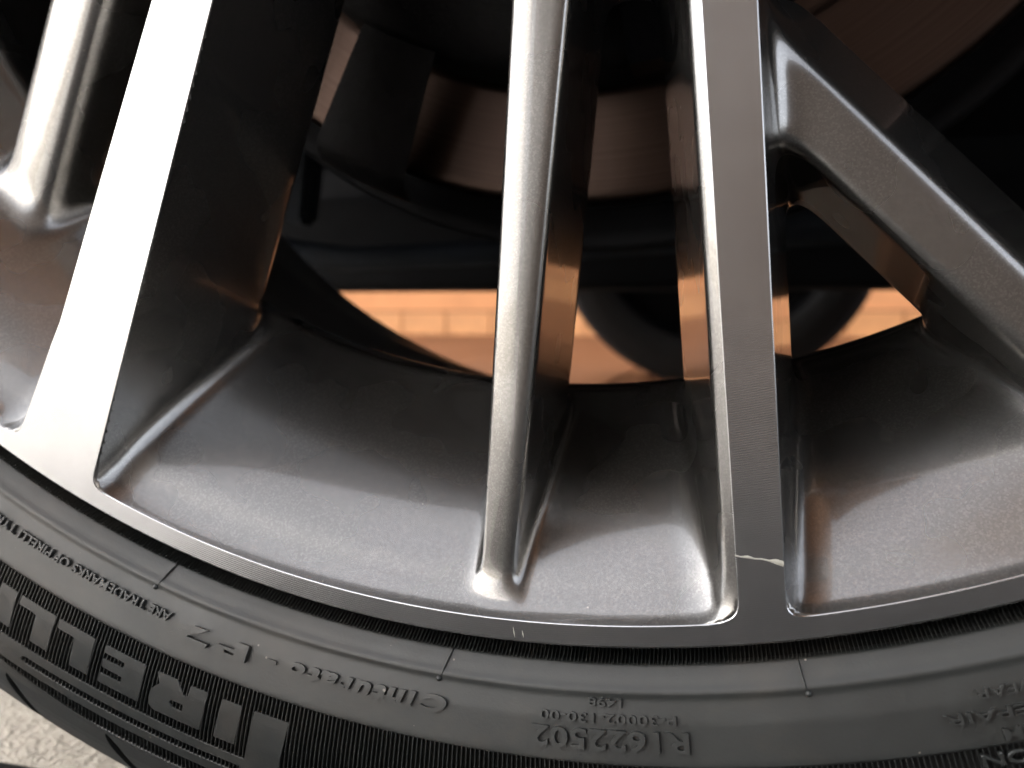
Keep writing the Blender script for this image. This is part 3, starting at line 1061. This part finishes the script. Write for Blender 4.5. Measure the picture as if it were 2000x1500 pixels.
pme = bpy.data.meshes.new("paving_slab"); bm.to_mesh(pme); bm.free(); pme.materials.append(M_CLAY)
for i in range(-8, 5):
    for j in range(6):
        o = link("paving_slab", pme, None, pav)
        o.location = (0.6 * i + 0.13, 1.32 + 0.6 * j, random.uniform(-0.001, 0.001))
# sunlit white wall added out of view to the left: what the spoke faces mirror
house = empty("white_bounce_wall", (-3.0, -1.75, 0), "unseen white rendered wall in full sun, added to light the wheel", "added wall")
house.rotation_euler = (0, 0, R(-6))
bm = bmesh.new(); box_bm(bm, (0, -0.1, 1.75), (4.4, 0.2, 3.1)); bm_obj("wall_face", bm, M_WHITE, house)
bm = bmesh.new(); box_bm(bm, (0, -0.1, 0.10), (4.44, 0.24, 0.2)); bm_obj("plinth", bm, M_CONC, house)
dark_wall = empty("dark_reflected_wall", (2.03, -0.92, 0), "unseen dark brown timber-clad wall, added for the metal to mirror", "shed wall")  # added out of view: keeps the mirrored surroundings dark
bme2 = None
for i in range(9):
    if bme2 is None:
        bm = bmesh.new(); box_bm(bm, (0, 0, 1.3), (0.142, 0.02, 2.6)); bmesh.ops.bevel(bm, geom=list(bm.edges), offset=0.003, segments=1, affect='EDGES')
        bme2 = bpy.data.meshes.new("board"); bm.to_mesh(bme2); bm.free(); bme2.materials.append(M_DARKWALL)
    o = link("board", bme2, None, dark_wall); o.location = (-2.25 + 0.145 * i, random.uniform(-.004, .004), 0)
roof = empty("shading_roof", (0, 0, 0), "unseen timber roof, added to darken what the wheel mirrors", "roof")  # added out of view to cut off the overhead sky
for i in range(7):
    bm = bmesh.new(); box_bm(bm, (-0.38 + 0.12 + 0.25 * i, 0.4, 2.42), (0.246, 5.6, 0.02)); bm_obj("deck_board", bm, M_ROOF, roof)
for y in (-1.6, 0.4, 2.4):
    bm = bmesh.new(); box_bm(bm, (0.5, y, 2.31), (1.75, 0.1, 0.2)); bm_obj("beam", bm, M_ROOF, roof)
for z in (0.4, 1.7):
    bm = bmesh.new(); box_bm(bm, (-1.67, -0.035, z), (1.30, 0.04, 0.09)); bm_obj("rail", bm, M_DARKWALL, dark_wall)

wall = empty("garage_wall", (0, 4.9, 0), "orange rendered wall with clay skirting tiles beyond the car", "wall")
bm = bmesh.new(); box_bm(bm, (-3.0, 0.10, 3.25), (18, 0.2, 6.5)); bm_obj("wall_face", bm, M_WALL, wall)  # unseen upper part built tall to keep sun off the paving
tme = None
for i in range(26):
    if tme is None:
        bm = bmesh.new(); box_bm(bm, (0, 0, 0), (0.292, 0.02, 0.150)); bmesh.ops.bevel(bm, geom=list(bm.edges), offset=0.004, segments=2, affect='EDGES')
        tme = bpy.data.meshes.new("skirting_tile"); bm.to_mesh(tme); bm.free(); tme.materials.append(M_TILE)
    o = link("skirting_tile", tme, None, wall)
    o.location = (-4.6 + 0.3 * i, -0.010 + random.uniform(-.001, .001), 0.078)
bm = bmesh.new(); box_bm(bm, (-0.5, -0.001, 0.08), (9, 0.008, 0.166)); bm_obj("mortar_bed", bm, M_JOINT, wall)

# kerb rash across the foot of the machined spoke
pts = [(40.3, -222.6), (41.4, -222.8), (42.6, -222.75), (43.8, -222.95), (45.0, -222.9), (46.3, -223.1), (47.4, -223.15), (48.7, -223.5)]
bm = bmesh.new(); rows = []
for i, (x, z) in enumerate(pts):
    hw = random.uniform(0.10, 0.26) * (0.6 if i in (0, 3) else 1) + (0.4 if i > 5 else 0)
    up = hw * random.uniform(.7, 1.5)
    rows.append([bm.verts.new(P3(x, z - hw, 0.0)), bm.verts.new(P3(x + .1, z, 0.10)), bm.verts.new(P3(x, z + up, 0.0))])
for a, b in zip(rows[:-1], rows[1:]):
    for q in (0, 1): bm.faces.new((a[q], b[q], b[q + 1], a[q + 1]))
bm_obj("scratch", bm, M_CHALK, cast[3])
for (x, z, L, ang) in [(-0.8 + 0.0, -241.0, 2.2, 100), (1.0, -241.2, 1.6, 102)]:
    bm = bmesh.new(); a = math.radians(ang); dx, dz = math.cos(a) * L / 2, math.sin(a) * L / 2
    vs = [bm.verts.new(P3(x - dx, z - dz, .01)), bm.verts.new(P3(x + .1, z, .05)), bm.verts.new(P3(x + dx, z + dz, .01)), bm.verts.new(P3(x - .1, z, .05))]
    bm.faces.new(vs); bm_obj("scratch", bm, M_CHALK, wheel)
